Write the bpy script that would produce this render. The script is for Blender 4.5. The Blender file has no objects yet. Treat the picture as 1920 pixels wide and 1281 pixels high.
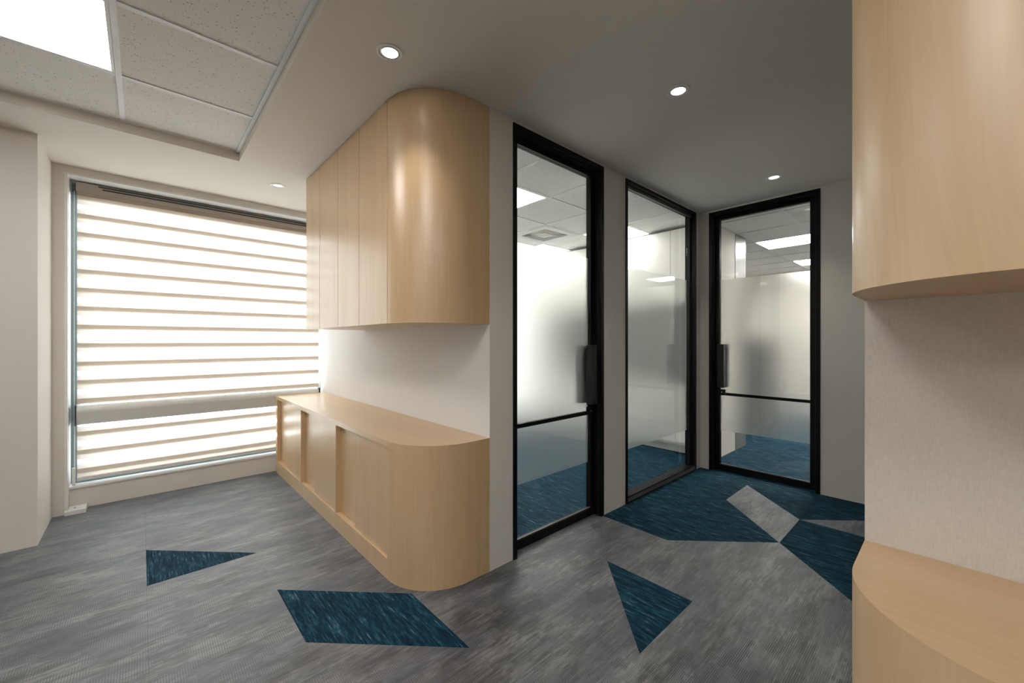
import bpy, bmesh, math, random
from mathutils import Vector
random.seed(4)
S = 1.075                      # layout units to metres
C = bpy.context.scene.collection

# ------------------------------------------------------------------ camera, world, exposure
cam_d = bpy.data.cameras.new('camera'); cam = bpy.data.objects.new('camera', cam_d); C.objects.link(cam)
cam.location = (0, 0, 1.2*S); cam.rotation_euler = (math.radians(90), 0, math.radians(47.54-90))
cam_d.sensor_width = 36; cam_d.lens = 759.5*36/1920; cam_d.clip_start = 0.02
bpy.context.scene.camera = cam
sc = bpy.context.scene
sc.view_settings.view_transform = 'Standard'; sc.view_settings.look = 'None'
sc.view_settings.gamma = 1; sc.view_settings.use_curve_mapping = False
sc.view_settings.exposure = 1.15
W_STR = 4.8
PANEL_E = 8.0
ROOM_E = 6.5
SPOT_W = 6.0
w = bpy.data.worlds.new('world'); sc.world = w; w.use_nodes = True
bg = w.node_tree.nodes['Background']; bg.inputs[0].default_value = (0.89, 0.95, 1.0, 1); bg.inputs[1].default_value = W_STR

def portal(loc, rot, sx, sy):
    d = bpy.data.lights.new('window_portal', 'AREA'); d.shape = 'RECTANGLE'; d.size = sx*S; d.size_y = sy*S
    d.cycles.is_portal = True
    o = bpy.data.objects.new('window_portal', d); C.objects.link(o)
    o.location = Vector(loc)*S; o.rotation_euler = rot
# daylight openings face -Y (light travels towards -Y)
portal((0.47, 4.44, 1.25), (math.radians(90), 0, 0), 1.85, 2.4)
portal((3.26, 4.44, 1.25), (math.radians(90), 0, 0), 2.2, 2.4)

# ------------------------------------------------------------------ helpers
def empty(name, loc=(0, 0, 0), label=None, cat=None, group=None, kind=None):
    o = bpy.data.objects.new(name, None); C.objects.link(o); o.location = Vector(loc)*S
    o.empty_display_size = 0.05
    if label: o['label'] = label
    if cat: o['category'] = cat
    if group: o['group'] = group
    if kind: o['kind'] = kind
    return o

class MB:
    """collects shapes (layout units, world coordinates) into one mesh object"""
    def __init__(s): s.v = []; s.f = []; s.sm = []
    def add(s, vs, fs, smooth=False):
        n = len(s.v); s.v += [tuple(p) for p in vs]
        s.f += [tuple(i+n for i in f) for f in fs]; s.sm += [smooth]*len(fs); return s
    def box(s, x0, x1, y0, y1, z0, z1):
        if x0 > x1: x0, x1 = x1, x0
        if y0 > y1: y0, y1 = y1, y0
        if z0 > z1: z0, z1 = z1, z0
        vs = [(x0,y0,z0),(x1,y0,z0),(x1,y1,z0),(x0,y1,z0),(x0,y0,z1),(x1,y0,z1),(x1,y1,z1),(x0,y1,z1)]
        return s.add(vs, [(0,3,2,1),(4,5,6,7),(0,1,5,4),(1,2,6,5),(2,3,7,6),(3,0,4,7)])
    def prism(s, pts, z0, z1, smooth_from=None, smooth_to=None):
        """pts counter-clockwise in plan"""
        a = sum(pts[i][0]*pts[(i+1)%len(pts)][1]-pts[(i+1)%len(pts)][0]*pts[i][1] for i in range(len(pts)))
        if a < 0: pts = pts[::-1]
        n = len(pts)
        s.add([(p[0],p[1],z0) for p in pts]+[(p[0],p[1],z1) for p in pts],
              [tuple(range(n-1,-1,-1)), tuple(range(n,2*n))])
        for i in range(n):
            j = (i+1) % n
            s.add([(pts[i][0],pts[i][1],z0),(pts[j][0],pts[j][1],z0),(pts[j][0],pts[j][1],z1),(pts[i][0],pts[i][1],z1)], [(0,1,2,3)])
        return s
    def profile_x(s, prof, x0, x1):
        """prof list of (y,z) closed, extruded along x"""
        n = len(prof)
        s.add([(x0,p[0],p[1]) for p in prof]+[(x1,p[0],p[1]) for p in prof],
              [tuple(range(n)), tuple(range(2*n-1,n-1,-1))]+[(i,(i+n),((i+1)%n)+n,(i+1)%n) for i in range(n)])
        return s
    def lathe(s, prof, cx, cy, n=40, smooth=True):
        """prof list of (r,z)"""
        vs = []; fs = []
        for r, z in prof:
            for k in range(n):
                a = 2*math.pi*k/n; vs.append((cx+r*math.cos(a), cy+r*math.sin(a), z))
        for i in range(len(prof)-1):
            for k in range(n):
                a = i*n+k; b = i*n+(k+1)%n; fs.append((a, b, b+n, a+n))
        return s.add(vs, fs, smooth)
    def disc(s, r, z, cx, cy, n=40, up=False):
        vs = [(cx+r*math.cos(2*math.pi*k/n), cy+r*math.sin(2*math.pi*k/n), z) for k in range(n)]
        return s.add(vs, [tuple(range(n)) if up else tuple(range(n-1,-1,-1))])
    def build(s, name, mat, parent=None, label=None, bevel=0, kind=None, loc=None, cat=None, group=None, merge=False, recalc=True):
        if loc is None and parent is None:
            xs = [p[0] for p in s.v]; ys = [p[1] for p in s.v]
            loc = ((min(xs)+max(xs))/2, (min(ys)+max(ys))/2, min(p[2] for p in s.v))
        org = Vector(loc)*S if loc is not None else (parent_world(parent) if parent else Vector((0,0,0)))
        me = bpy.data.meshes.new(name)
        me.from_pydata([tuple(Vector(p)*S-org) for p in s.v], [], s.f)
        for p, q in zip(me.polygons, s.sm): p.use_smooth = q
        bm = bmesh.new(); bm.from_mesh(me)
        if merge: bmesh.ops.remove_doubles(bm, verts=bm.verts, dist=1e-5)
        if recalc: bmesh.ops.recalc_face_normals(bm, faces=bm.faces)
        bm.to_mesh(me); bm.free()
        me.materials.append(mat)
        o = bpy.data.objects.new(name, me); C.objects.link(o)
        if parent:
            o.parent = parent; o.location = org-parent_world(parent)
        else: o.location = org
        if label: o['label'] = label
        if cat: o['category'] = cat
        if group: o['group'] = group
        if kind: o['kind'] = kind
        if bevel:
            m = o.modifiers.new('bevel', 'BEVEL'); m.width = bevel; m.segments = 2; m.limit_method = 'ANGLE'; m.angle_limit = math.radians(50)
            m.harden_normals = False
        return o

def parent_world(o):
    v = Vector(o.location)
    while o.parent: o = o.parent; v += o.location
    return v

# ------------------------------------------------------------------ materials
class NT:
    def __init__(s, name):
        s.m = bpy.data.materials.new(name); s.m.use_nodes = True; s.t = s.m.node_tree
        s.b = s.t.nodes['Principled BSDF']; s.out = s.t.nodes['Material Output']
    def n(s, typ, **kw):
        nd = s.t.nodes.new(typ)
        for k, v in kw.items(): setattr(nd, k, v)
        return nd
    def l(s, a, b): s.t.links.new(a, b)
    def math(s, op, a, b=None, c=None, clamp=False):
        nd = s.n('ShaderNodeMath', operation=op); nd.use_clamp = clamp
        for i, x in enumerate((a, b, c)):
            if x is None: continue
            if isinstance(x, (int, float)): nd.inputs[i].default_value = x
            else: s.l(x, nd.inputs[i])
        return nd.outputs[0]
    def comb(s, x, y, z):
        nd = s.n('ShaderNodeCombineXYZ')
        for i, q in enumerate((x, y, z)):
            if isinstance(q, (int, float)): nd.inputs[i].default_value = q
            else: s.l(q, nd.inputs[i])
        return nd.outputs[0]
    def pos(s):
        g = s.n('ShaderNodeNewGeometry'); sp = s.n('ShaderNodeSeparateXYZ'); s.l(g.outputs['Position'], sp.inputs[0])
        return sp.outputs[0], sp.outputs[1], sp.outputs[2], g.outputs['Position']
    def noise(s, vec, scale=1, detail=2, rough=0.5, dist=0):
        nd = s.n('ShaderNodeTexNoise'); s.l(vec, nd.inputs['Vector'])
        nd.inputs['Scale'].default_value = scale; nd.inputs['Detail'].default_value = detail
        nd.inputs['Roughness'].default_value = rough; nd.inputs['Distortion'].default_value = dist
        return nd.outputs['Fac']
    def white(s, vec):
        nd = s.n('ShaderNodeTexWhiteNoise', noise_dimensions='3D'); s.l(vec, nd.inputs['Vector']); return nd.outputs['Value']
    def ramp(s, fac, stops):
        nd = s.n('ShaderNodeValToRGB'); s.l(fac, nd.inputs[0]); e = nd.color_ramp.elements
        while len(e) < len(stops): e.new(0.5)
        for q, (p, c) in zip(e, stops):
            q.position = p; q.color = (c[0], c[1], c[2], 1) if not isinstance(c, (int, float)) else (c, c, c, 1)
        return nd.outputs[0]
    def mix(s, fac, a, b):
        nd = s.n('ShaderNodeMix', data_type='RGBA')
        for i, q in ((0, fac), (6, a), (7, b)):
            if isinstance(q, (int, float)): nd.inputs[i].default_value = q
            elif isinstance(q, tuple): nd.inputs[i].default_value = (*q, 1)
            else: s.l(q, nd.inputs[i])
        return nd.outputs[2]
    def bump(s, h, strength=0.3, dist=0.001):
        nd = s.n('ShaderNodeBump'); nd.inputs['Strength'].default_value = strength; nd.inputs['Distance'].default_value = dist
        s.l(h, nd.inputs['Height']); s.l(nd.outputs[0], s.b.inputs['Normal'])
    def base(s, c, rough=0.5, spec=0.5, metal=0):
        if isinstance(c, tuple): s.b.inputs['Base Color'].default_value = (*c, 1)
        else: s.l(c, s.b.inputs['Base Color'])
        s.b.inputs['Roughness'].default_value = rough; s.b.inputs['Specular IOR Level'].default_value = spec
        s.b.inputs['Metallic'].default_value = metal
        return s.m

def plain(name, c, rough=0.5, spec=0.5, metal=0, grain=0.0, gscale=60):
    t = NT(name); x, y, z, P = t.pos()
    n = t.noise(P, gscale, 3)
    k = t.ramp(n, [(0.3, tuple(q*(1-0.04) for q in c)), (0.7, c)])
    t.base(k, rough, spec, metal)
    if grain: t.bump(n, grain, 0.001)
    return t.m

def wood_mat(name, axis='z', tint=1.0, wav=1.0, rough=0.36):
    t = NT(name); x, y, z, P = t.pos()
    if axis == 'z': v1 = t.comb(t.math('MULTIPLY', x, 1), t.math('MULTIPLY', y, 1), t.math('MULTIPLY', z, 0.045)); 
    else: v1 = t.comb(t.math('MULTIPLY', x, 1), t.math('MULTIPLY', y, 0.045), t.math('MULTIPLY', z, 1))
    if axis == 'z': v2 = t.comb(x, y, t.math('MULTIPLY', z, 0.22))
    else: v2 = t.comb(x, t.math('MULTIPLY', y, 0.22), z)
    lowd = t.noise(v2, 3.0, 2)
    vv = t.n('ShaderNodeVectorMath', operation='ADD'); t.l(v1, vv.inputs[0])
    t.l(t.comb(t.math('MULTIPLY', lowd, 0.10*wav), t.math('MULTIPLY', lowd, 0.16*wav), 0), vv.inputs[1])
    fine = t.noise(vv.outputs[0], 260, 3, 0.6)
    mid = t.noise(vv.outputs[0], 60, 4, 0.65)
    band = t.noise(v1, 9, 2)
    a = tuple(q*tint for q in (0.665, 0.455, 0.25)); b = tuple(q*tint for q in (0.60, 0.40, 0.21)); c = tuple(q*tint for q in (0.69, 0.49, 0.29))
    col = t.mix(t.ramp(mid, [(0.35, 0.0), (0.65, 1.0)]), b, a)
    col = t.mix(t.ramp(fine, [(0.5, 0.0), (0.75, 0.55)]), col, b)
    col = t.mix(t.ramp(band, [(0.4, 0.0), (0.7, 0.6)]), col, c)
    t.base(col, rough, 1.0)
    t.b.inputs['Coat Weight'].default_value = 0.2; t.b.inputs['Coat Roughness'].default_value = 0.28
    t.bump(fine, 0.02, 0.0003)
    return t.m

def carpet_grey():
    t = NT('carpet_grey'); x, y, z, P = t.pos()
    pr = 0.0072
    ry = t.math('DIVIDE', y, pr); row = t.math('FLOOR', ry); fy = t.math('FRACT', ry)
    cx = t.math('DIVIDE', x, 0.0082); colm = t.math('FLOOR', cx); fx = t.math('FRACT', cx)
    # patches, quantised to rows so they read as yarn lines
    strk = t.noise(t.comb(t.math('MULTIPLY', x, 6.0), t.math('MULTIPLY', row, 0.55), 0), 1, 3, 0.65)
    patch = t.noise(t.comb(t.math('MULTIPLY', x, 2.6), t.math('MULTIPLY', y, 7.5), 3.1), 1, 3, 0.6)
    # woven blocks a few centimetres across choose between lines, dots and plain yarn
    wob = t.noise(P, 5, 2)
    by = t.math('FLOOR', t.math('DIVIDE', y, pr*5)); 
    bx = t.math('FLOOR', t.math('ADD', t.math('DIVIDE', x, 0.074), t.math('MULTIPLY', t.math('MODULO', by, 7.0), 0.37)))
    blk = t.white(t.comb(bx, by, 1.5))
    blk2 = t.white(t.comb(bx, by, 8.5))
    big = t.noise(t.comb(t.math('MULTIPLY', x, 5.5), t.math('MULTIPLY', y, 9), 9.0), 1, 2, 0.6)
    kind = t.math('ADD', t.math('MULTIPLY', blk, 0.17), t.math('MULTIPLY', big, 0.98))
    dash = t.noise(t.comb(t.math('MULTIPLY', x, 16), t.math('MULTIPLY', row, 3.7), 5), 1, 1)
    groove = t.math('ABSOLUTE', t.math('SUBTRACT', fy, 0.5))
    line = t.ramp(groove, [(0.16, 0.0), (0.36, 1.0)])
    dashm = t.ramp(t.math('ADD', t.math('ADD', dash, t.math('MULTIPLY', t.math('SUBTRACT', 0.5, patch), 1.1)), t.math('MULTIPLY', t.math('SUBTRACT', blk2, 0.5), 0.22)), [(0.36, 0.0), (0.50, 1.0)])
    gx = t.math('ABSOLUTE', t.math('SUBTRACT', fx, 0.5))
    dot = t.math('MULTIPLY', t.ramp(gx, [(0.14, 1.0), (0.34, 0.0)]), t.ramp(groove, [(0.14, 0.0), (0.32, 1.0)]))
    dotm = t.ramp(kind, [(0.575, 0.0), (0.60, 1.0)])
    lineA = t.math('MULTIPLY', line, dashm)
    dark = t.math('ADD', t.math('MULTIPLY', lineA, t.math('SUBTRACT', 1.0, dotm)), t.math('MULTIPLY', dot, dotm), clamp=True)
    tone = t.math('ADD', t.math('ADD', t.math('MULTIPLY', strk, 0.5), t.math('MULTIPLY', patch, 0.5)), t.math('MULTIPLY', t.math('SUBTRACT', blk, 0.5), 0.035))
    base = t.ramp(tone, [(0.38, (0.042, 0.043, 0.048)), (0.48, (0.118, 0.121, 0.126)), (0.62, (0.250, 0.250, 0.246))])
    hue = t.noise(t.comb(t.math('MULTIPLY', x, 2.2), t.math('MULTIPLY', y, 6), 21.0), 1, 3, 0.6)
    base = t.mix(t.ramp(hue, [(0.42, 0.0), (0.62, 0.55)]), base, (0.090, 0.108, 0.150))
    col = t.mix(t.math('MULTIPLY', dark, 0.95), base, (0.016, 0.016, 0.018))
    t.base(col, 0.45, 0.9)
    t.b.inputs['Sheen Weight'].default_value = 0.35; t.b.inputs['Sheen Roughness'].default_value = 0.35
    t.b.inputs['Sheen Tint'].default_value = (0.60, 0.78, 1.0, 1)
    t.bump(t.math('SUBTRACT', 1.0, dark), 0.35, 0.0015)
    return t.m

def carpet_blue(name='carpet_blue', ang=False):
    t = NT(name); x, y, z, P = t.pos()
    if ang: x, y = y, x
    pr = 0.0062
    rx = t.math('DIVIDE', x, pr); row = t.math('FLOOR', rx); fx = t.math('FRACT', rx)
    s1 = t.noise(t.comb(t.math('MULTIPLY', row, 2.9), t.math('MULTIPLY', y, 9), 0), 1, 3, 0.65)
    s2 = t.noise(t.comb(t.math('MULTIPLY', row, 0.35), t.math('MULTIPLY', y, 5), 4), 1, 2, 0.6)
    col = t.ramp(t.math('ADD', t.math('MULTIPLY', s1, 0.7), t.math('MULTIPLY', s2, 0.3)),
                 [(0.38, (0.003, 0.012, 0.024)), (0.50, (0.006, 0.040, 0.072)), (0.59, (0.020, 0.085, 0.130)), (0.68, (0.12, 0.25, 0.33))])
    g = t.math('ABSOLUTE', t.math('SUBTRACT', fx, 0.5))
    gr = t.ramp(g, [(0.3, 0.0), (0.48, 1.0)])
    col = t.mix(t.math('MULTIPLY', gr, 0.6), col, (0.002, 0.012, 0.024))
    t.base(col, 0.8, 0.12)
    t.bump(t.math('SUBTRACT', 1.0, gr), 0.3, 0.0012)
    return t.m

def tile_mat():
    t = NT('mineral_ceiling_tile'); x, y, z, P = t.pos()
    vo = t.n('ShaderNodeTexVoronoi', feature='F1'); vo.inputs['Scale'].default_value = 88
    dn = t.noise(P, 40, 2)
    va = t.n('ShaderNodeVectorMath', operation='ADD'); t.l(P, va.inputs[0]); t.l(t.comb(t.math('MULTIPLY', dn, 0.02), 0, 0), va.inputs[1])
    t.l(va.outputs[0], vo.inputs['Vector'])
    sp = t.n('ShaderNodeSeparateColor'); t.l(vo.outputs['Color'], sp.inputs[0])
    thr = t.math('MULTIPLY', t.math('POWER', sp.outputs[0], 1.5), 0.30)
    hole = t.math('LESS_THAN', vo.outputs['Distance'], thr)
    keep = t.math('GREATER_THAN', sp.outputs[1], 0.12)
    hole = t.math('MULTIPLY', hole, keep)
    col = t.mix(hole, (0.84, 0.83, 0.80), (0.42, 0.39, 0.34))
    t.base(col, 0.9, 0.1); t.bump(t.math('SUBTRACT', 1.0, hole), 0.5, 0.002)
    return t.m

def fabric_wall(name, c, k=1.0):
    t = NT(name); x, y, z, P = t.pos()
    a = t.noise(t.comb(t.math('MULTIPLY', x, 0.15), t.math('MULTIPLY', y, 0.15), z), 420, 2)
    b = t.noise(t.comb(x, y, t.math('MULTIPLY', z, 0.12)), 420, 2)
    s = t.math('ADD', t.math('MULTIPLY', a, 0.5), t.math('MULTIPLY', b, 0.5))
    mott = t.noise(P, 9, 4, 0.7)
    col = t.ramp(s, [(0.35, tuple(q*(1-0.12*k) for q in c)), (0.65, c)])
    col = t.mix(t.ramp(mott, [(0.4, 0.0), (0.7, 0.10)]), col, tuple(min(1, q*1.08) for q in c))
    t.base(col, 0.7, 0.3); t.bump(s, 0.25, 0.0008)
    return t.m

def emit(name, c, e):
    t = NT(name); t.b.inputs['Base Color'].default_value = (0.8, 0.8, 0.8, 1)
    t.b.inputs['Emission Color'].default_value = (*c, 1); t.b.inputs['Emission Strength'].default_value = e
    return t.m

def glass_clear(name='clear_glass', tint=(0.965, 0.975, 0.965)):
    t = NT(name); t.t.nodes.remove(t.b)
    tr = t.n('ShaderNodeBsdfTransparent'); tr.inputs[0].default_value = (*tint, 1)
    gl = t.n('ShaderNodeBsdfGlossy'); gl.inputs['Roughness'].default_value = 0.0
    lw = t.n('ShaderNodeLayerWeight'); lw.inputs[0].default_value = 0.5
    fr = t.math('ADD', t.math('MULTIPLY', t.math('POWER', lw.outputs['Facing'], 5.0), 0.9), 0.035)
    mx = t.n('ShaderNodeMixShader'); t.l(fr, mx.inputs[0]); t.l(tr.outputs[0], mx.inputs[1]); t.l(gl.outputs[0], mx.inputs[2])
    t.l(mx.outputs[0], t.out.inputs[0]); return t.m

def frost_mat(rough=0.33):
    t = NT('frosted_film'); t.t.nodes.remove(t.b)
    x, y, z, P = t.pos()
    rf = t.n('ShaderNodeBsdfRefraction'); rf.inputs['IOR'].default_value = 1.4; rf.inputs['Roughness'].default_value = rough
    rf.inputs['Color'].default_value = (0.93, 0.93, 0.92, 1)
    tl = t.n('ShaderNodeBsdfTranslucent'); tl.inputs[0].default_value = (0.86, 0.86, 0.85, 1)
    mx = t.n('ShaderNodeMixShader'); mx.inputs[0].default_value = 0.10
    t.l(rf.outputs[0], mx.inputs[1]); t.l(tl.outputs[0], mx.inputs[2])
    gl = t.n('ShaderNodeBsdfGlossy'); gl.inputs['Roughness'].default_value = 0.12
    m2 = t.n('ShaderNodeMixShader'); m2.inputs[0].default_value = 0.0
    t.l(mx.outputs[0], m2.inputs[1]); t.l(gl.outputs[0], m2.inputs[2])
    t.l(m2.outputs[0], t.out.inputs[0]); return t.m

def fabric_trans(name, diff, trans, sheer=0.0, k=0.5):
    t = NT(name); t.t.nodes.remove(t.b)
    x, y, z, P = t.pos()
    df = t.n('ShaderNodeBsdfDiffuse'); df.inputs[0].default_value = (*diff, 1)
    tl = t.n('ShaderNodeBsdfTranslucent'); tl.inputs[0].default_value = (*trans, 1)
    mx = t.n('ShaderNodeMixShader'); mx.inputs[0].default_value = k
    t.l(df.outputs[0], mx.inputs[1]); t.l(tl.outputs[0], mx.inputs[2])
    last = mx.outputs[0]
    if sheer:
        tr = t.n('ShaderNodeBsdfTransparent'); m2 = t.n('ShaderNodeMixShader'); m2.inputs[0].default_value = sheer
        t.l(last, m2.inputs[1]); t.l(tr.outputs[0], m2.inputs[2]); last = m2.outputs[0]
    t.l(last, t.out.inputs[0]); return t.m

M = dict(
    paint=plain('wall_paint', (0.74, 0.705, 0.655), 0.65, 0.3, grain=0.03, gscale=180),
    ceil=plain('ceiling_paint', (0.785, 0.74, 0.675), 0.75, 0.2, grain=0.02, gscale=150),
    wallfab=fabric_wall('white_fabric_wallcovering', (0.80, 0.785, 0.765), 0.6),
    wallbeige=fabric_wall('beige_linen_wallcovering', (0.70, 0.645, 0.585), 1.0),
    wood=wood_mat('light_oak_veneer', rough=0.33), woodtop=wood_mat('light_oak_veneer_top', 'y'),
    wood2=wood_mat('light_oak_veneer_figured', wav=2.2, rough=0.42),
    gap=plain('shadow_gap', (0.10, 0.07, 0.045), 0.8, 0.1),
    black=plain('black_powder_coat', (0.003, 0.003, 0.003), 0.45, 0.22),
    blackhandle=plain('dark_grey_handle', (0.012, 0.012, 0.012), 0.4, 0.3),
    greystrip=plain('dark_bronze_strip', (0.12, 0.11, 0.10), 0.4, 0.5),
    glass=glass_clear(), frost=frost_mat(),
    grey=carpet_grey(), blue=carpet_blue(), blueroom=carpet_blue('carpet_blue_room'),
    slab=plain('floor_screed', (0.03, 0.03, 0.032), 0.9, 0.1),
    tile=tile_mat(), tbar=plain('white_grid_bar', (0.80, 0.80, 0.80), 0.4, 0.4),
    white=plain('white_metal', (0.82, 0.82, 0.81), 0.4, 0.4),
    whitelam=plain('white_laminate', (0.78, 0.765, 0.72), 0.4, 0.4),
    panel=emit('light_panel_diffuser', (1.0, 0.985, 0.95), PANEL_E),
    panelroom=emit('room_panel_diffuser', (1.0, 0.985, 0.95), ROOM_E),
    panelend=emit('end_room_panel_diffuser', (1.0, 0.975, 0.93), 18.0),
    lens=emit('downlight_lens', (1.0, 0.95, 0.88), 3.5),
    lensdim=emit('downlight_lens_dim', (1.0, 0.97, 0.9), 0.35),
    reflector=plain('satin_reflector', (0.6, 0.58, 0.54), 0.3, 0.5, 0.6),
    alu=plain('blue_grey_aluminium', (0.16, 0.22, 0.24), 0.35, 0.5, 0.3),
    darkcap=plain('dark_end_cap', (0.05, 0.06, 0.07), 0.5, 0.4),
    fascia=plain('pale_aluminium_cassette', (0.70, 0.69, 0.66), 0.35, 0.5),
    headfab=plain('taupe_head_cassette', (0.42, 0.365, 0.32), 0.6, 0.3),
    slot=plain('dark_slot', (0.03, 0.035, 0.035), 0.5, 0.4),
    band=fabric_trans('beige_band_fabric', (0.70, 0.585, 0.47), (0.365, 0.33, 0.29), 0, 0.60),
    sheer=fabric_trans('sheer_mesh_fabric', (0.8, 0.8, 0.8), (0.8, 0.8, 0.8), 0.55, 0.6),
    chain=plain('white_bead_chain', (0.75, 0.78, 0.78), 0.4, 0.5),
    colgrey=plain('satin_grey_column', (0.22, 0.215, 0.20), 0.35, 0.6),
    darkgrey=plain('dark_grey_laminate', (0.07, 0.07, 0.075), 0.5, 0.4),
    niche=plain('grey_niche_panel', (0.09, 0.09, 0.088), 0.6, 0.3),
    chrome=plain('chrome', (0.75, 0.75, 0.75), 0.15, 0.5, 1.0),
    vent=plain('vent_white', (0.70, 0.70, 0.69), 0.5, 0.3),
)

# ------------------------------------------------------------------ setting: shell
HC = 2.42       # plaster ceiling
TC = 2.475      # recessed tile ceiling
RC = 2.388      # ceilings of the glazed rooms
YD = 1.637      # face of the glazed wall
XE = 3.932      # corridor end wall
XW = 1.340      # walls behind the cabinets
FX = 0.915      # cabinet fronts

floor = MB().box(-3.3, 8.4, -2.6, 4.45, -0.12, -0.006).build('floor', M['slab'], kind='structure', loc=(0, 0, -0.12))

# carpet tiles
G = 0.4645; gap = 0.00025
def put_tile(poly, blue):
    cx = sum(p[0] for p in poly)/len(poly); cy = sum(p[1] for p in poly)/len(poly)
    q = [(cx+(x-cx)*(1-gap/0.23), cy+(y-cy)*(1-gap/0.23)) for x, y in poly]
    MB().prism(q, -0.0065, 0.0).build('carpet_tile', M['blue'] if blue else M['grey'], floor, label='blue carpet tile' if blue else None)
def cell(x0, y0, x1, y1, tri=None, base=False):
    """tri: corner name of the differently coloured triangle"""
    if tri is None: put_tile([(x0,y0),(x1,y0),(x1,y1),(x0,y1)], base); return
    c = dict(sw=(x0,y0), se=(x1,y0), ne=(x1,y1), nw=(x0,y1))
    order = ['sw', 'se', 'ne', 'nw']; i = order.index(tri)
    a, b, d, e = c[order[i-1]], c[order[i]], c[order[(i+1)%4]], c[order[(i+2)%4]]
    put_tile([a, b, d], not base); put_tile([a, d, e], base)
X0 = 0.02
rows = [3.14+G*k for k in range(-8, 3)]
cols = [X0+G*k for k in range(-3, 5)]
special = {(0, 2.6755): 'sw', (1, 1.7465): 'sw', (1, 1.282): 'ne', (3, 0.8175): 'se'}
for k in range(-3, 5):
    x0 = X0+G*k
    for j in range(-9, 3):
        y0 = 3.14+G*j; y1 = min(y0+G, 4.25); x1 = x0+G
        if y0 >= 4.2: continue
        if x0 > 0.94 and y0 > 1.76: continue
        if x0 > 1.3 and y0 > 1.70: continue
        if x0 > 1.4 and y0 > 1.28+0.3: continue
        if x0 > 0.94 and y1 < 0.3 and x0 < 1.4: continue
        if x1 > 2.33 : x1 = X0+G*5
        if x0 > 1.3 and y1 > YD+0.075: y1 = YD+0.075
        tri = None
        for (kk, yy), c in special.items():
            if kk == k and abs(yy-y0) < 0.02: tri = c
        cell(x0, y0, x1, y1, tri)
xc = [X0+G*k for k in (5, 6, 7, 8)]+[XE+0.05]
yc = [0.2415-G*2, 0.2415-G, 0.2415, 0.706, 1.1705, YD+0.075]
for i in range(4):
    for j in range(5):
        x0, x1, y0, y1 = xc[i], xc[i+1], yc[j], yc[j+1]
        tri = None; base = True
        if i == 0 and j == 3: tri = 'sw'          # grey half below the diagonal
        if i == 0 and j == 2: base = False; tri = 'se'
        if i == 0 and j in (0, 1): base = False
        if i == 1 and j == 3: tri = 'se'
        if i == 2 and j == 3: tri = 'nw'
        if i == 2 and j == 2: tri = 'sw'
        cell(x0, y0, x1, y1, tri, base)
MB().box(XW+0.07, 4.44, YD+0.076, 4.25, -0.0065, 0.0).build('room_carpet', M['blueroom'], floor, label='plain blue carpet behind the glazed wall')
MB().box(XE+0.051, 8.3, -1.6, YD-0.001, -0.0065, 0.0).box(5.17, 8.3, YD-0.001, 3.0, -0.0065, 0.0).build('room_carpet', M['blueroom'], floor, label='plain blue carpet behind the end door')

# plaster ceiling with recess
ce = MB()
ce.box(0.488, 4.02, -2.6, 1.72, HC, 2.60); ce.box(0.488, 1.42, 1.72, 3.268, HC, 2.60); ce.box(-3.3, 1.42, 3.268, 4.40, HC, 2.60)
ceiling = ce.build('ceiling', M['ceil'], kind='structure', loc=(0, 0, HC))

def grid_ceiling(par, xs, ys, z, skip=(), bw=0.011, edge=True):
    for i in range(len(xs)-1):
        for j in range(len(ys)-1):
            if (i, j) in skip: continue
            MB().box(xs[i]+0.004, xs[i+1]-0.004, ys[j]+0.004, ys[j+1]-0.004, z+0.003, z+0.02).build('ceiling_tile', M['tile'], par)
    for i, x in enumerate(xs):
        MB().box(x-bw, x+bw, ys[0], ys[-1], z-0.002, z+0.003).build('grid_bar', M['tbar'], par)
    for j, y in enumerate(ys):
        for i in range(len(xs)-1):
            MB().box(xs[i]+bw, xs[i+1]-bw, y-bw, y+bw, z-0.0016, z+0.003).build('grid_bar', M['tbar'], par)
def light_panel(x0, x1, y0, y1, z, label, group, mat='panel'):
    t = empty('ceiling_light', ((x0+x1)/2, (y0+y1)/2, z), label, 'ceiling light', group)
    f = 0.012
    x0 += 0.012; x1 -= 0.012; y0 += 0.012; y1 -= 0.012
    m = MB().box(x0, x1, y0, y0+f, z-0.001, z+0.012).box(x0, x1, y1-f, y1, z-0.001, z+0.012)
    m.box(x0, x0+f, y0+f, y1-f, z-0.001, z+0.012).box(x1-f, x1, y0+f, y1-f, z-0.001, z+0.012).build('frame', M['white'], t)
    MB().box(x0+f, x1-f, y0+f, y1-f, z+0.004, z+0.010).build('diffuser', M[mat], t)
    MB().box(x0, x1, y0, y1, z+0.0125, z+0.03).build('housing', M['white'], t)
    return t

PX = 0.575
mx = [-0.080-PX*k for k in range(5, -1, -1)]+[0.478]
my = [2.705-0.5775*k for k in range(8, -1, -1)]+[3.266]
mcell = [(4, 7), (4, 4), (4, 1), (1, 4), (1, 1)]
par = MB().box(-3.3, 0.488, -2.6, 3.268, 2.50, 2.60).build('ceiling', M['ceil'], kind='structure', loc=(0, 0, 2.50))
grid_ceiling(par, mx, my, TC, mcell)
# white edge angle along the recess
MB().box(0.466, 0.487, -2.6, 3.266, TC-0.006, TC-0.0025).build('edge_trim', M['tbar'], par)
labs = ['square light panel in the tiled ceiling at the top left, the one nearest the window',
        'square light panel second from the window, row nearer the oak cabinets', 'square light panel farthest from the window, row nearer the oak cabinets',
        'middle square light panel in the row by the outer wall', 'square light panel farthest from the window, row by the outer wall']
for n, (i, j) in enumerate(mcell):
    light_panel(mx[i], mx[i+1], my[j], my[j+1], TC, labs[n], 'light panels of the open office')

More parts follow.
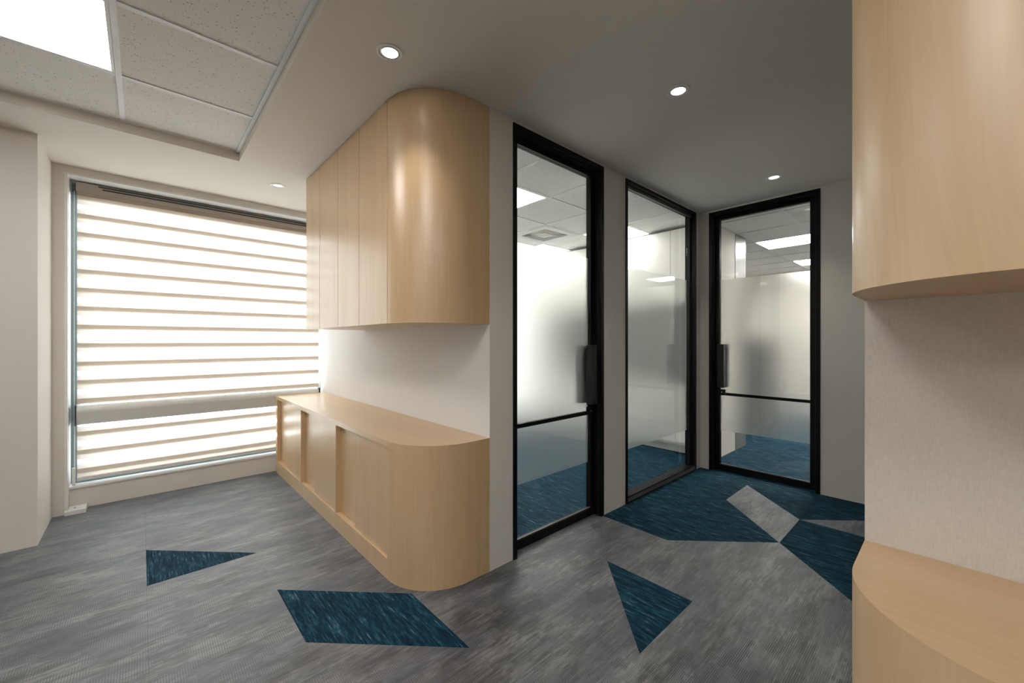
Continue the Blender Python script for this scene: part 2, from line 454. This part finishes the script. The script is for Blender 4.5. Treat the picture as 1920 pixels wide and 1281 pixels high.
# window wall: sill wall, left strip, lintel
WY = 4.15; SY = 4.25
MB().box(-0.80, -0.392, WY, 4.42, 0, HC).box(-0.392, XW, WY, 4.42, 2.372, HC).box(-0.392, XW, SY, 4.42, 0, 0.150).build('wall_front', M['paint'], kind='structure')
MB().box(-3.3, -0.450, 3.640, WY, 0, HC).build('wall_left', M['paint'], kind='structure')
MB().box(-3.3, -0.80, WY, 4.42, 0, HC).build('wall_outer', M['paint'], kind='structure')
MB().box(-3.4, -3.3, -2.6, 3.64, 0, 2.6).build('wall_back', M['paint'], kind='structure')
MB().box(-3.3, 0.9, -2.7, -2.6, 0, 2.6).box(0.9, 4.03, -2.7, -2.6, 0, 2.42).build('wall_rear', M['paint'], kind='structure')
# white reveal lining
MB().box(-0.392, -0.378, WY-0.002, SY+0.14, 0.0, 2.372).box(-0.378, XW, WY-0.002, SY+0.14, 2.360, 2.372).build('trim_1', M['white'], kind='structure')
MB().box(-0.378, XW, SY-0.012, SY+0.14, 0.150, 0.163).build('trim_2', M['white'], kind='structure')

# wall behind left cabinets + glazed wall
MB().box(XW, 1.41, YD+0.0, 4.42, 0, HC).build('wall_centre', M['wallfab'], kind='structure')
DW = 0.09
gw = MB().box(1.411, 1.504, YD, YD+DW, 0, HC).box(2.352, 2.630, YD, YD+DW, 0, HC).box(3.832, XE+0.1, YD, YD+DW, 0, HC)
gw.box(1.504, 2.352, YD, YD+DW, 2.403, HC).box(2.630, 3.832, YD, YD+DW, 2.403, HC)
gw.add([(XW, YD-0.0008, 0), (1.415, YD-0.0008, 0), (1.415, YD-0.0008, HC), (XW, YD-0.0008, HC)], [(0, 1, 2, 3)])
gw.build('wall_middle', M['paint'], kind='structure')
ew = MB().box(XE, XE+0.09, -2.6, 0.712, 0, HC).box(XE, XE+0.09, 1.556, YD, 0, HC).box(XE, XE+0.09, 0.712, 1.556, 2.403, HC)
ew.build('wall_end', M['paint'], kind='structure')
MB().box(1.345, 1.44, -2.6, 0.153, 0, HC).build('wall_right', M['wallbeige'], kind='structure')

# glazed rooms: ceilings, walls
R = 0.5574
rx = [1.41, 1.93, 1.93+R, 1.93+2*R, 1.93+3*R, 1.93+4*R, 4.36]
ry = [YD+DW, 2.257, 2.257+R, 2.257+2*R, 2.257+3*R, 4.25]
rc = MB().box(1.41, 4.45, YD+DW, 4.40, RC+0.03, 2.6).build('ceiling', M['ceil'], kind='structure', loc=(2.9, 2.9, RC+0.03))
rskip = [(1, 1), (4, 1), (4, 3), (1, 3), (3, 2)]
grid_ceiling(rc, rx, ry, RC, rskip, 0.009)
lr = {(1, 1): 'light panel seen at the left edge of the first glass door', (4, 1): 'light panel seen above the white wall cabinets through the fixed glass',
      (4, 3): 'light panel seen just below the square air vent', (1, 3): 'light panel hidden deep in the meeting room'}
for (i, j) in ((1, 1), (4, 1), (4, 3), (1, 3)):
    light_panel(rx[i], rx[i+1], ry[j], ry[j+1], RC, lr[(i, j)], 'light panels of the glazed room', 'panelroom')
qx = [XE+0.09, 4.31, 4.87, 4.87+R, 4.87+2*R, 4.87+3*R, 4.87+4*R, 4.87+5*R, 8.25]
qy = [-1.6, -1.17, -0.613, -0.056, 0.498, 1.056, YD]
r3 = MB().box(XE+0.09, 8.3, -1.6, YD, RC+0.03, 2.6).box(5.16, 8.3, YD, 3.0, RC+0.03, 2.6).build('ceiling', M['ceil'], kind='structure', loc=(6.5, 0.6, RC+0.03))
qskip = [(3, 5), (6, 5), (5, 4), (3, 2), (6, 2)]
grid_ceiling(r3, qx, qy, RC, qskip, 0.009)
grid_ceiling(r3, [5.17]+qx[3:], [YD+0.011, 1.62+R, 1.62+2*R, 2.99], RC, (), 0.009)
lq = {(3, 5): 'larger light panel seen through the end door', (6, 5): 'smaller far light panel seen through the end door beside the vent',
      (3, 2): 'light panel to the right of the end door, out of view', (6, 2): 'far light panel to the right of the end door, out of view'}
for ij in ((3, 5), (6, 5), (3, 2), (6, 2)):
    i, j = ij
    light_panel(qx[i], qx[i+1], qy[j], qy[j+1], RC, lq[ij], 'light panels of the end room', 'panelend')

# room walls
rw = MB().box(4.36, 4.45, YD+DW, 4.42, 0, 2.45)
rw.build('wall_room_side', M['paint'], kind='structure')
# outer wall of the meeting room with a daylight window
mw = MB().box(1.411, 2.20, SY, 4.42, 0, RC+0.03).box(4.33, 4.36, SY, 4.42, 0, RC+0.03).box(2.20, 4.33, SY, 4.42, 0, 0.15).box(2.20, 4.33, SY, 4.42, 2.3, RC+0.03)
mw.build('wall_room_front', M['paint'], kind='structure')
MB().box(XE+0.1, 4.84, YD, YD+0.088, 0, RC).build('wall_partition', M['paint'], kind='structure')
MB().box(4.84, 5.16, YD-0.004, 3.0, 0, RC).build('wall_column', M['colgrey'], kind='structure')
MB().box(8.25, 8.35, -1.6, 3.0, 0, RC+0.03).box(5.16, 8.25, 3.0, 3.1, 0, RC+0.03).box(XE+0.09, 8.25, -1.7, -1.6, 0, RC+0.03).build('wall_end_room', M['paint'], kind='structure')

# ------------------------------------------------------------------ air vents
def vent(x0, x1, y0, y1, z, label):
    t = empty('ceiling_vent', ((x0+x1)/2, (y0+y1)/2, z), label, 'air vent', 'square ceiling air vents')
    a = 0.012; x0 += a; x1 -= a; y0 += a; y1 -= a
    cx, cy, h = (x0+x1)/2, (y0+y1)/2, (x1-x0)/2
    def ring(m, r0, r1, z0, z1):
        # sloping square ring from radius r0 at z0 to r1 at z1
        vs = []
        for r, zz in ((r0, z0), (r1, z1), (r1, z1+0.003), (r0, z0+0.003)):
            vs += [(cx-r, cy-r, zz), (cx+r, cy-r, zz), (cx+r, cy+r, zz), (cx-r, cy+r, zz)]
        fs = []
        for a_ in range(4):
            for k in range(4):
                b = (a_+1) % 4
                fs.append((a_*4+k, a_*4+(k+1) % 4, b*4+(k+1) % 4, b*4+k))
        m.add(vs, fs); return m
    ring(MB(), h, h*0.70, z-0.004, z-0.004).build('frame', M['vent'], t)
    for k in range(4):
        r = h*(0.66-0.135*k)
        ring(MB(), r, r-h*0.032 if k < 3 else r*0.5, z-0.004, z-0.001).build('louvre', M['vent'], t)
    MB().box(cx-h*0.98, cx+h*0.98, cy-h*0.98, cy+h*0.98, z+0.034, z+0.04).build('backing', M['slot'], t)
    MB().box(cx-0.02, cx+0.02, cy-0.02, cy+0.02, z-0.003, z+0.001).build('hub', M['vent'], t)
vent(rx[3], rx[4], ry[2], ry[3], RC, 'square white louvred air vent seen through the first glass door')
vent(qx[5], qx[6], qy[4], qy[5], RC, 'square air vent seen beside the far light through the end door')

# ------------------------------------------------------------------ window 1 with zebra blinds
win = empty('window_1', (0.47, 4.37, 0.163), kind='structure')
wl, wr, wb, wt = -0.378, XW, 0.163, 2.36
MB().box(wl, wl+0.045, 4.34, 4.40, wb, wt).build('window_frame', M['alu'], win)
MB().box(wr-0.02, wr, 4.34, 4.40, wb, wt).build('window_frame', M['white'], win)  # right side coloured white to stand in for the window glare, unlike the other bars
MB().box(wl+0.045, wr-0.02, 4.34, 4.40, wb, wb+0.045).build('window_frame', M['alu'], win)
MB().box(wl+0.045, wr-0.02, 4.34, 4.40, wt-0.045, wt).build('window_frame', M['alu'], win)
MB().box(wl+0.045, wr-0.02, 4.345, 4.395, 0.63, 0.70).build('transom', M['alu'], win)
MB().box(wl+0.045, wr-0.02, 4.367, 4.373, 0.70, wt-0.045).build('glass_pane', M['glass'], win)
MB().box(wl+0.045, wr-0.02, 4.367, 4.373, wb+0.045, 0.63).build('glass_pane', M['glass'], win)

def zebra(name, x0, x1, yb, z0, z1, phase, label, headrail):
    """z0..z1 hanging fabric; two layers of opaque bands, each with sheer mesh between"""
    t = empty(name, ((x0+x1)/2, yb, z0), label, 'blind')
    P = 0.1345; H = 0.0672
    def layer(y, off):
        k0 = int((z0-1)/P)-20
        for k in range(k0, k0+60):
            a = k*P+off; b = a+H
            for lo, hi, mat, nm in ((a, b, M['band'], 'fabric_band'), (b, a+P, M['sheer'], 'sheer_band')):
                lo2, hi2 = max(lo, z0), min(hi, z1)
                if hi2-lo2 < 0.002: continue
                MB().add([(x0, y, lo2), (x1, y, lo2), (x1, y, hi2), (x0, y, hi2)], [(0, 1, 2, 3)]).build(nm, mat, t, recalc=False)
    layer(yb, phase); layer(yb+0.006, phase+0.034)
    return t
BX0, BX1 = -0.343, 1.305
# dark double band spans z such that its top is at 1.995 + pitch*k (front layer lower edge + overlap)
ph = 1.995-0.0672
up = zebra('roller_blind', BX0, BX1, 4.285, 0.745, 2.275, ph, 'tall upper beige and white striped zebra blind over the window', True)
MB().box(BX0-0.004, BX1+0.01, 4.262, 4.325, 2.285, 2.352).build('head_cassette', M['headfab'], up, bevel=0.003)
MB().box(BX0+0.11, BX1, 4.2600, 4.2615, 2.334, 2.345).build('slot', M['slot'], up)
MB().box(BX0+0.13, BX1, 4.2600, 4.2615, 2.317, 2.327).build('slot', M['slot'], up)
MB().box(BX0-0.025, BX0-0.006, 4.27, 4.32, 2.27, 2.335).build('end_cap', M['darkcap'], up)
MB().box(BX0, BX1, 4.275, 4.316, 2.262, 2.284).build('fabric_roll_edge', M['band'], up)
lo = zebra('roller_blind', BX0, BX1, 4.285, 0.215, 0.60, 0.545-0.0672, 'short lower striped zebra blind hanging below the mid window cassette', True)
prof = [(4.318, 0.600), (4.318, 0.738), (4.275, 0.738)]
for k in range(9):
    a = math.radians(90-k*22.5*0.72)
    prof.append((4.275-0.045*math.cos(math.radians(k*11.25)) if False else 4.275-0.036*math.sin(math.radians(k*11.25)), 0.690+0.048*math.cos(math.radians(k*11.25))))
prof += [(4.243, 0.66), (4.252, 0.600)]
MB().profile_x(prof, BX0, BX1-0.01).build('cassette', M['fascia'], lo)
MB().box(BX0-0.009, BX0-0.001, 4.236, 4.32, 0.595, 0.742).build('end_cap', M['darkcap'], lo)
MB().box(BX1-0.009, BX1, 4.236, 4.32, 0.595, 0.742).build('end_cap', M['darkcap'], lo)
MB().box(BX0, BX1, 4.274, 4.312, 0.190, 0.216).build('bottom_rail', M['fascia'], lo, bevel=0.003)
def chain(par, x, y, z0, z1):
    m = MB().box(x-0.0014, x+0.0014, y-0.0014, y+0.0014, z0, z1)
    n = int((z1-z0)/0.012)
    for i in range(n):
        z = z0+0.012*i; r = 0.0028
        m.add([(x-r,y,z),(x+r,y,z),(x,y-r,z),(x,y+r,z),(x,y,z-r),(x,y,z+r)], [(0,2,5),(2,1,5),(1,3,5),(3,0,5),(2,0,4),(1,2,4),(3,1,4),(0,3,4)])
    m.build('bead_chain', M['chain'], par)
chain(up, BX0-0.012, 4.265, 0.30, 2.28)
chain(lo, BX0-0.006, 4.235, 0.30, 0.595)
MB().box(BX0-0.020, BX0-0.004, 4.225, 4.245, 0.175, 0.30).build('chain_weight', M['white'], lo, bevel=0.002)

# meeting room window and blind
win2 = empty('window_3', (3.26, 4.37, 0.15), kind='structure')
for (a, b, c, d) in ((2.20, 4.33, 0.15, 0.20), (2.20, 4.33, 2.25, 2.30), (2.20, 2.25, 0.20, 2.25), (4.28, 4.33, 0.20, 2.25), (3.24, 3.28, 0.20, 2.25)):
    MB().box(a, b, 4.34, 4.40, c, d).build('window_frame', M['alu'], win2)
MB().box(2.25, 3.24, 4.367, 4.373, 0.20, 2.25).build('glass_pane', M['glass'], win2)
MB().box(3.28, 4.28, 4.367, 4.373, 0.20, 2.25).build('glass_pane', M['glass'], win2)

rb = zebra('roller_blind', 2.19, 4.325, 4.20, 0.20, 2.27, ph, 'pale striped blind glowing behind the frosted band of the first glass door', True)
MB().box(2.185, 4.33, 4.18, 4.248, 2.27, 2.345).build('head_cassette', M['fascia'], rb)
MB().box(2.19, 4.325, 4.19, 4.232, 0.178, 0.20).build('bottom_rail', M['fascia'], rb)

# ------------------------------------------------------------------ floor box by the window
fb = empty('floor_box', (-0.335, 4.18, 0), 'small white cable box on the carpet under the left end of the window', 'cable box')
MB().prism([(-0.390, 4.118), (-0.288, 4.118), (-0.288, 4.246), (-0.376, 4.246), (-0.376, 4.149), (-0.390, 4.149)], 0.0, 0.028).build('body', M['white'], fb, bevel=0.002)
MB().box(-0.372, -0.294, 4.155, 4.235, 0.028, 0.0305).build('lid', M['white'], fb, bevel=0.001)
MB().box(-0.352, -0.340, 4.170, 4.184, 0.0305, 0.0312).build('screw_hole', M['slot'], fb)

# ------------------------------------------------------------------ cabinets
def arc(cx, cy, r, a0, a1, n=28):
    return [(cx+r*math.cos(math.radians(a0+(a1-a0)*k/n)), cy+r*math.sin(math.radians(a0+(a1-a0)*k/n))) for k in range(n+1)]
def curved_shell(m, pts, z0, z1):
    """smooth outer skin + solid"""
    n = len(pts)
    m.add([(p[0], p[1], z0) for p in pts]+[(p[0], p[1], z1) for p in pts], [(i, i+1, i+1+n, i+n) for i in range(n-1)], True)
LR = 0.292
def solid(pts_curve, rest, z0, z1, name, mat, par, bevel=0):
    """closed plan outline: smooth curve + straight rest"""
    pts = pts_curve+rest; n = len(pts); nc = len(pts_curve)
    m = MB()
    m.add([(p[0], p[1], z0) for p in pts]+[(p[0], p[1], z1) for p in pts], [tuple(range(n)), tuple(range(2*n-1, n-1, -1))])
    m.add([(p[0], p[1], z0) for p in pts_curve]+[(p[0], p[1], z1) for p in pts_curve], [(i, i+1, i+1+nc, i+nc) for i in range(nc-1)], True)
    rr = [pts_curve[-1]]+rest+[pts_curve[0]]
    for i in range(len(rr)-1):
        m.add([(rr[i][0], rr[i][1], z0), (rr[i+1][0], rr[i+1][1], z0), (rr[i+1][0], rr[i+1][1], z1), (rr[i][0], rr[i][1], z1)], [(0, 1, 2, 3)])
    return m.build(name, mat, par, merge=False)

# --- left lower cabinet
lc = empty('low_cabinet', (1.13, 2.95, 0), 'low light oak cabinet with sliding doors and rounded near end, running to the window', 'cabinet')
zt = 0.697; yb_ = 1.935; ye = 4.228
cur = arc(FX+LR, YD+LR, LR, 180, 270)+[(XW-0.001, YD)]
cur0 = [(FX, 1.935)]+cur
solid(cur0, [(XW-0.001, 1.935)], 0.0, zt-0.0035, 'curved_end', M['wood'], lc)
MB().box(FX, FX+0.02, 1.9355, ye, zt-0.03, zt-0.0036).build('top_rail', M['wood'], lc)
solid(cur0, [(XW-0.001, ye), (FX, ye)], zt-0.0035, zt, 'countertop', M['woodtop'], lc)
MB().box(FX, FX+0.02, 1.936, ye, 0.0, 0.105).build('plinth', M['wood'], lc)
MB().box(FX+0.0201, XW-0.001, 1.936, ye, 0.085, 0.1045).build('bottom_panel', M['wood'], lc)
MB().box(XW-0.02, XW-0.001, 1.936, ye, 0.105, zt-0.031).build('back_panel', M['wood'], lc)
bays = [(1.936, 2.665), (2.683, 3.432), (3.450, 4.18)]
for a, b in bays:
    MB().box(FX, XW-0.021, b, b+0.018, 0.105, zt-0.0305).build('divider', M['wood'], lc)
    mid = a+(b-a)*0.61
    MB().box(FX+0.012, FX+0.028, a, mid, 0.108, zt-0.033).build('sliding_door', M['wood'], lc, bevel=0.001)
    MB().box(FX+0.034, FX+0.050, mid-0.04, b-0.0005, 0.108, zt-0.033).build('sliding_door', M['wood'], lc, bevel=0.001)
MB().box(FX, FX+0.018, 4.198, ye, 0.105, zt-0.0305).build('end_stile', M['wood'], lc)

# --- left upper cabinet
uc = empty('wall_cabinet', (1.13, 2.6, 1.291), 'light oak wall cabinet with four flat doors and a rounded end, up to the ceiling', 'cabinet')
zb = 1.291; zc = HC-0.003
solid(arc(FX+LR, YD+LR, LR, 180, 270)+[(XW-0.001, YD)], [(XW-0.001, YD+LR), ], zb, zc, 'curved_end', M['wood'], uc)
MB().box(FX+0.022, XW-0.001, YD+LR+0.001, 3.290, zb+0.001, zc).build('carcass', M['wood'], uc)
seam = [3.293, 2.980, 2.628, 2.292, YD+LR+0.004]
for a, b in zip(seam[1:], seam[:-1]):
    MB().box(FX, FX+0.020, a+0.0018, b-0.0018, zb, zc-0.002).build('door', M['wood'], uc, bevel=0.0008)
MB().box(FX+0.0201, FX+0.0219, YD+LR+0.002, 3.290, zb+0.002, zc-0.003).build('shadow_gap', M['gap'], uc)

# --- right cabinets
RR = 0.265; RXF = 0.912; RYE = 0.153; RXW = 1.344
def rcur(rx_=0):
    return [(RXW, RYE)]+arc(RXF+RR, RYE-RR, RR, 90, 180)
ru = empty('wall_cabinet', (1.12, -0.6, 1.303), 'figured light oak wall cabinet with a rounded end, close at the right', 'cabinet')
solid(rcur(), [(RXW, RYE-RR)], 1.303, zc, 'curved_end', M['wood2'], ru)
yy = RYE-RR
MB().box(RXF+0.022, RXW, -2.2, yy-0.001, 1.304, zc).build('carcass', M['wood2'], ru)
for k in range(4):
    MB().box(RXF, RXF+0.02, yy-0.004-0.5*(k+1), yy-0.007-0.5*k, 1.303, zc-0.002).build('door', M['wood2'], ru, bevel=0.0008)
rl = empty('low_cabinet', (1.12, -0.6, 0), 'low light oak cabinet with a rounded counter, close at the bottom right', 'cabinet')
solid(rcur(), [(RXW, RYE-RR)], 0.0, 0.6965, 'curved_end', M['wood2'], rl)
solid(rcur(), [(RXF, -2.2), (RXW, -2.2)], 0.6966, 0.700, 'countertop', M['woodtop'], rl)
MB().box(RXF, RXF+0.02, -2.2, yy-0.001, 0, 0.105).build('plinth', M['wood2'], rl)
MB().box(RXF+0.021, RXW, -2.2, yy-0.001, 0.02, 0.669).build('carcass', M['wood2'], rl)
for k in range(4):
    MB().box(RXF+0.004, RXF+0.02, yy-0.004-0.5*(k+1), yy-0.007-0.5*k, 0.107, 0.668).build('sliding_door', M['wood2'], rl, bevel=0.0008)

# ------------------------------------------------------------------ glazed doors
def axis_box(m, ax, a0, a1, d0, d1, z0, z1):
    """ax 'y': wall plane normal along y, a = x range, d = depth range ; ax 'x': a = y range, d = x range"""
    if ax == 'y': m.box(a0, a1, d0, d1, z0, z1)
    else: m.box(d0, d1, a0, a1, z0, z1)
    return m
def glazed_door(n, ax, a0, a1, face, lock_at, label_side):
    """a0<a1 opening, face = wall face coordinate, lock_at: 'hi' or 'lo' end of a"""
    mid = (a0+a1)/2
    loc = (mid, face, 0) if ax == 'y' else (face, mid, 0)
    d = empty('door_%d' % n, loc, kind='structure')
    t = 0.028; zt_ = 2.403
    f0, f1 = face-0.006, face+0.100
    A = lambda *q: axis_box(MB(), ax, *q)
    A(a0, a0+t, f0, f1, 0, zt_).build('frame', M['black'], d)
    A(a1-t, a1, f0, f1, 0, zt_).build('frame', M['black'], d)
    A(a0+t, a1-t, f0, f1, zt_-t, zt_).build('frame', M['black'], d)
    # inner stop lines
    A(a0+t, a0+t+0.008, f0+0.02, f0+0.028, 0, zt_-t).build('door_stop', M['blackhandle'], d)
    A(a1-t-0.008, a1-t, f0+0.02, f0+0.028, 0, zt_-t).build('door_stop', M['blackhandle'], d)
    A(a0+t+0.008, a1-t-0.008, f0+0.02, f0+0.028, zt_-t-0.008, zt_-t).build('door_stop', M['blackhandle'], d)
    l0, l1 = face+0.050, face+0.088
    p0, p1 = a0+t+0.002, a1-t-0.002
    st = 0.046
    A(p0, p0+st, l0, l1, 0.006, zt_-t-0.003).build('stile', M['black'], d)
    A(p1-st, p1, l0, l1, 0.006, zt_-t-0.003).build('stile', M['black'], d)
    A(p0+st, p1-st, l0, l1, zt_-t-0.003-0.040, zt_-t-0.003).build('top_rail', M['black'], d)
    A(p0+st, p1-st, l0, l1, 0.006, 0.056).build('bottom_rail', M['black'], d)
    g0, g1 = p0+st, p1-st; gd = (l0+l1)/2
    A(g0, g1, l0+0.004, l0+0.012, 0.057, 0.064).build('glazing_bead', M['greystrip'], d)
    gl = A(g0, g1, gd-0.003, gd+0.003, 0.064, zt_-t-0.043).build('glass_pane', M['glass'], d)
    A(g0+0.001, g1-0.001, gd+0.0035, gd+0.0045, 0.368, 1.775).build('frosted_film', M['frost'], gl, label='frosted band')
    # mid bar, lock, pulls
    zb_ = 0.704
    A(g0, g1, l0-0.004, gd-0.004, zb_-0.002, zb_+0.022).build('crossbar', M['black'], d)
    s = -1 if lock_at == 'hi' else 1
    e = g1 if lock_at == 'hi' else g0
    lb = A(min(e, e+s*0.052), max(e, e+s*0.052), l0-0.022, l0-0.0005, 0.703, 0.757).build('lock_box', M['black'], d, bevel=0.002)
    c = e+s*0.026
    A(c-0.004, c+0.004, l0-0.0235, l0-0.0222, 0.727, 0.735).build('keyhole', M['chrome'], lb)
    pc0 = e+s*0.052; pc1 = e-s*0.004
    h = A(min(pc0, pc1), max(pc0, pc1), l0-0.052, l0-0.002, 0.775, 1.175)
    h.build('pull_handle', M['blackhandle'], d, bevel=0.003)
    A(min(pc0, pc1), max(pc0, pc1), l1+0.002, l1+0.052, 0.775, 1.175).build('pull_handle', M['blackhandle'], d, bevel=0.003)
    return d
glazed_door(1, 'y', 1.504, 2.352, YD, 'hi', '')
glazed_door(2, 'x', 0.712, 1.556, XE, 'hi', '')
# fixed glazing
w2 = empty('window_2', (3.23, YD, 0), kind='structure')
a0, a1, t = 2.630, 3.832, 0.026
MB().box(a0, a0+t, YD-0.006, YD+0.09, 0, 2.403).build('frame', M['black'], w2)
MB().box(a1-t, a1, YD-0.006, YD+0.09, 0, 2.403).build('frame', M['black'], w2)
MB().box(a0+t, a1-t, YD-0.006, YD+0.09, 2.380, 2.403).build('frame', M['black'], w2)
MB().box(a0+t, a1-t, YD-0.004, YD+0.012, 0, 0.042).build('sill_rail', M['greystrip'], w2)
MB().box(a0+t, a1-t, YD-0.006, YD+0.014, 0, 0.009).build('sill_lip', M['black'], w2)
MB().box(a0+t, a1-t, YD+0.0125, YD+0.09, 0, 0.036).build('sill_rail', M['black'], w2)
MB().box(a0+t, a1-t, YD-0.006, YD+0.014, 0.042, 0.051).build('sill_lip', M['black'], w2)
MB().box(a0+t, a1-t, YD+0.028, YD+0.036, 2.360, 2.380).build('glazing_bead', M['greystrip'], w2)
MB().box(a1-t-0.022, a1-t, YD+0.036, YD+0.056, 0.052, 2.380).build('glazing_bead', M['blackhandle'], w2)
MB().box(a1-t-0.016, a1-t-0.008, YD+0.0345, YD+0.0362, 2.330, 2.338).build('screw', M['chrome'], w2)
g2 = MB().box(a0+t, a1-t-0.022, YD+0.060, YD+0.066, 0.036, 2.380).build('glass_pane', M['glass'], w2)
MB().box(a0+t+0.001, a1-t-0.023, YD+0.0665, YD+0.0675, 0.368, 1.775).build('frosted_film', M['frost'], g2, label='frosted band')

# ------------------------------------------------------------------ meeting room furniture
wc = empty('wall_cabinet', (4.2, 3.0, 1.60), 'white flat panelled wall cabinet inside the glazed room, seen above the frosted band', 'cabinet')
MB().box(4.10, 4.358, 1.74, 3.88, 1.601, 2.360).build('carcass', M['niche'], wc)
ys = [1.74, 2.157*0.945-0.03, 2.157*0.945+0.43, 2.157*0.945+0.89, 2.157*0.945+1.35, 3.88]
for a, b in zip(ys[:-1], ys[1:]):
    MB().box(4.082, 4.0995, a+0.002, b-0.002, 1.60, 2.360).build('door', M['whitelam'], wc)
lcab = empty('credenza', (4.2, 3.0, 0), 'low white cabinet on the room floor, seen under the frosted band of the fixed glass', 'cabinet')
MB().box(4.36-0.05, 4.358, 1.74, 3.88, 0.0, 0.0995).build('plinth', M['whitelam'], lcab)
MB().box(4.22, 4.358, 1.74, 3.88, 0.10, 0.72).build('carcass', M['whitelam'], lcab)
for a, b in zip(ys[:-1], ys[1:]):
    MB().box(4.202, 4.2195, a+0.002, b-0.002, 0.13, 0.70).build('door', M['whitelam'], lcab)
MB().box(4.20, 4.358, 1.73, 3.885, 0.7205, 0.745).build('top', M['whitelam'], lcab)
MB().box(4.345, 4.3585, 1.74, 3.88, 0.746, 1.60).build('splashback', M['niche'], wc)

lk = empty('locker', (6.3, 1.75, 0), 'dark upright shape blurred behind the frosted band of the end door', 'locker')
MB().box(6.1, 6.5, 1.62, 2.0, 0.03, 1.25).build('body', M['darkgrey'], lk, bevel=0.004)
MB().box(6.085, 6.0995, 1.63, 1.99, 0.05, 1.23).build('door', M['darkgrey'], lk, bevel=0.002)
MB().box(6.13, 6.47, 1.65, 1.97, 0.0, 0.0295).build('plinth', M['slot'], lk)

# ------------------------------------------------------------------ downlights
def downlight(x, y, label, on=1.0, lens='lens'):
    z = HC
    t = empty('downlight', (x, y, z), label, 'downlight', 'recessed ceiling downlights')
    MB().lathe([(0.054, z-0.0002), (0.054, z-0.002), (0.050, z-0.0035), (0.043, z-0.0035), (0.041, z-0.0015)], x, y).build('trim_ring', M['white'], t)
    MB().lathe([(0.0405, z-0.0015), (0.0375, z-0.0010), (0.0365, z-0.0035), (0.0345, z-0.004), (0.033, z-0.001)], x, y).build('reflector', M['reflector'], t)
    MB().disc(0.034, z-0.0012, x, y).build('lens', M[lens], t)
    d = bpy.data.lights.new('spot', 'SPOT'); d.energy = SPOT_W*on; d.color = (1.0, 0.90, 0.77); d.spot_size = math.radians(95); d.spot_blend = 0.7
    d.shadow_soft_size = 0.03; d.specular_factor = 0.25
    o = bpy.data.objects.new('spot', d); C.objects.link(o); o.parent = t; o.location = (0, 0, -0.012)
downlight(0.774, 1.609, 'round downlight above the rounded end of the oak wall cabinet')
downlight(1.928, 0.908, 'round downlight in the corridor ceiling in front of the first glass door')
downlight(3.466, 0.906, 'round downlight in front of the end door')
downlight(0.788, 3.573, 'small round downlight near the window and the far end of the wall cabinet', 0.3, 'lensdim')
